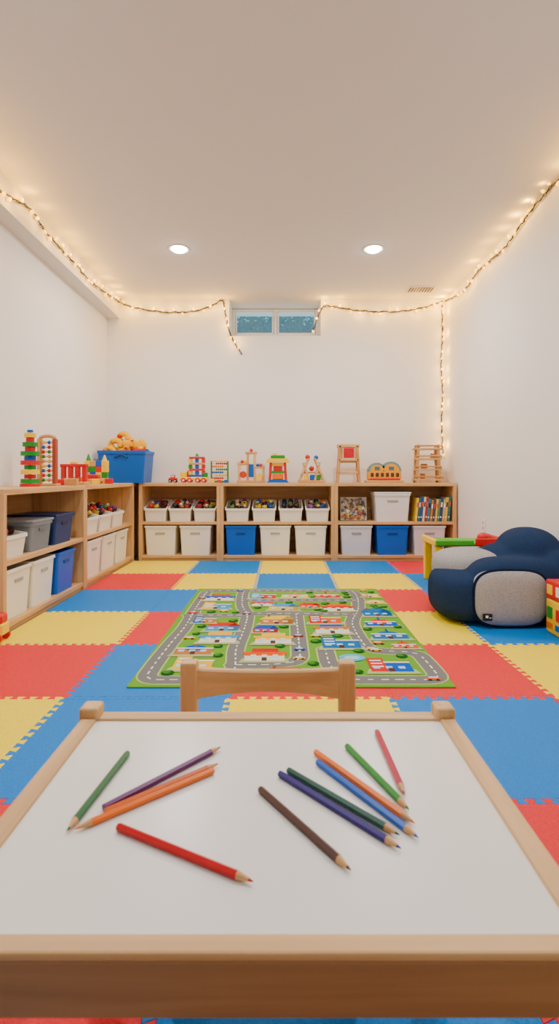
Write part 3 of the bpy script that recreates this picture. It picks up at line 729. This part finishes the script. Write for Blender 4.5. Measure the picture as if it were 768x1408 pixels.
# ================= CHAIR
t=thing('kids_chair','small wooden child chair with curved back rail tucked at table','chair',(-.028,1.0,T))
for sx in(-.153,.153):
    MB().box((sx,0,.229),(.032,.030,.458),tc_,.005,seg=2).obj('leg',WZ,t)
    MB().box((sx,-.175,.118),(.030,.030,.236),tc_,.005,seg=2).obj('leg',WZ,t)
MB().box((0,-.095,.245),(.32,.22,.018),W2,.006,seg=2).obj('seat',WX,t)
m=MB(); n=20; vs=[]
for k in range(n+1):
    u=-1+2*k/n; x_=u*.138; yb_=.020*(1-u*u); zb=.386+.006*(1-u*u); zt=.444-.012*(1-u*u)
    vs+=[(x_,yb_-.008,zb),(x_,yb_-.008,zt-.003),(x_,yb_-.005,zt),(x_,yb_+.005,zt),(x_,yb_+.008,zt-.003),(x_,yb_+.008,zb)]
q6=6
fs=[list(range(q6)),[n*q6+q for q in range(q6)][::-1]]
for k in range(n):
    for q in range(q6): fs.append([k*q6+q,k*q6+(q+1)%q6,(k+1)*q6+(q+1)%q6,(k+1)*q6+q])
m.add(vs,fs,tc_); m.obj('backrest',WX,t)
for sx in(-.153,.153): MB().box((sx,-.088,.2),(.02,.15,.03),tc_,.004).obj('side_rail',WY,t)
# ================= STRING LIGHTS
rs=random.Random(21)
def catmull(P,n=10):
    P=[Vector(p) for p in P]; P=[P[0]*2-P[1]]+P+[P[-1]*2-P[-2]]; out=[]
    for i in range(1,len(P)-2):
        for k in range(n):
            t=k/n; a,b,c,d=P[i-1],P[i],P[i+1],P[i+2]
            out.append(.5*((2*b)+(-a+c)*t+(2*a-5*b+4*c-d)*t*t+(-a+3*b-3*c+d)*t**3))
    out.append(P[-2]); return out
BM=MB().ell((0,0,0),(.0120,.0120,.0165),WHT,nu=10,nv=8).mesh('light_bulb',BULB)
def string(path,label,step=.095,off=(0,0,0),every=2,pw=.85):
    t=thing('string_light',label,'string lights',(0,0,0),group='warm string lights')
    pts=catmull(path)
    m=MB(); m.tube([p+Vector((math.sin(i*1.7)*.004,math.cos(i*1.3)*.003,math.sin(i*2.3)*.005)) for i,p in enumerate(pts)],.0046,lin((44,36,26)),n=6)
    m.tube([p+Vector((math.sin(i*2.1)*.007,math.cos(i*2.1)*.006,math.cos(i*1.1)*.008)) for i,p in enumerate(pts)],.0034,lin((52,42,30)),n=5)
    m.obj('cord',CORD,t)
    acc=0; nxt=.02; cnt=0
    for a,b in zip(pts,pts[1:]):
        l=(b-a).length
        while acc+l>=nxt:
            p=a+(b-a)*((nxt-acc)/l); q=p+Vector((rs.uniform(-.008,.008),rs.uniform(-.008,.008),rs.choice([-1,1])*rs.uniform(.012,.028)))+Vector(off)*.6
            o=bpy.data.objects.new('light_bulb',BM); COL.objects.link(o); o.parent=t; o.location=q; o.rotation_euler=(rs.uniform(-.7,.7),rs.uniform(-.7,.7),0)
            if cnt%every==1:
                li=bpy.data.lights.new('bulb_lamp','POINT'); li.energy=pw; li.color=(1,.50,.05); li.shadow_soft_size=.02
                lo=bpy.data.objects.new('bulb_lamp',li); COL.objects.link(lo); lo.parent=t; lo.location=q+Vector(off)*2
            cnt+=1; nxt+=step*rs.uniform(.75,1.25)
        acc+=l
X1=-1.675
string([(X1,2.3,2.60),(X1,2.7,2.50),(X1,3.04,2.52),(X1,3.4,2.60),(X1,3.6,2.565),(X1,3.85,2.55),(X1,4.1,2.545),(X1,4.5,2.53),(X1,4.9,2.57),(X1,5.3,2.62)],'warm fairy lights draped along the soffit edge',off=(.02,0,0))
string([(-1.67,5.325,2.62),(-1.52,5.325,2.57),(-1.2,5.325,2.525),(-.9,5.325,2.54),(-.72,5.325,2.60),(-.62,5.325,2.645),(-.59,5.325,2.5),(-.55,5.325,2.33),(-.49,5.325,2.2),(-.42,5.325,2.09)],'warm fairy lights swagged on wall beside the window',off=(0,-.02,0))
X2=1.685
string([(X2,2.3,2.60),(X2,2.7,2.56),(X2,3.12,2.635),(X2,3.45,2.63),(X2,3.65,2.60),(X2,3.9,2.56),(X2,4.2,2.58),(X2,4.45,2.59),(X2,4.7,2.55),(X2,5.0,2.58),(X2,5.32,2.64)],'warm fairy lights draped along the side wall top',off=(-.02,0,0))
string([(1.66,5.325,2.64),(1.45,5.325,2.57),(1.15,5.325,2.53),(.8,5.325,2.54),(.55,5.325,2.58),(.43,5.325,2.585),(.37,5.325,2.48),(.317,5.325,2.32)],'warm fairy lights swagged on the wall to the window',off=(0,-.02,0))
string([(1.655,5.325,2.60),(1.66,5.325,2.3),(1.645,5.325,2.0),(1.66,5.325,1.7),(1.65,5.325,1.4),(1.665,5.325,1.05)],'warm fairy lights hanging straight down the wall corner',off=(0,-.02,0),pw=.6)
# ================= WORLD / CAMERA
w=bpy.data.worlds.new('World'); SC.world=w; w.use_nodes=True
w.node_tree.nodes['Background'].inputs['Color'].default_value=(.4,.8,1,1); w.node_tree.nodes['Background'].inputs['Strength'].default_value=2.8
cd=bpy.data.cameras.new('Camera'); cam=bpy.data.objects.new('Camera',cd); COL.objects.link(cam)
cam.location=(0,0,.83); cam.rotation_euler=(math.pi/2,0,0)
cd.sensor_fit='AUTO'; cd.sensor_width=36; cd.lens=706/1408*36; cd.shift_x=-4/1408; cd.shift_y=-50/1408
cd.clip_start=.02; cd.dof.use_dof=True; cd.dof.focus_distance=3.4; cd.dof.aperture_fstop=7.0
SC.camera=cam
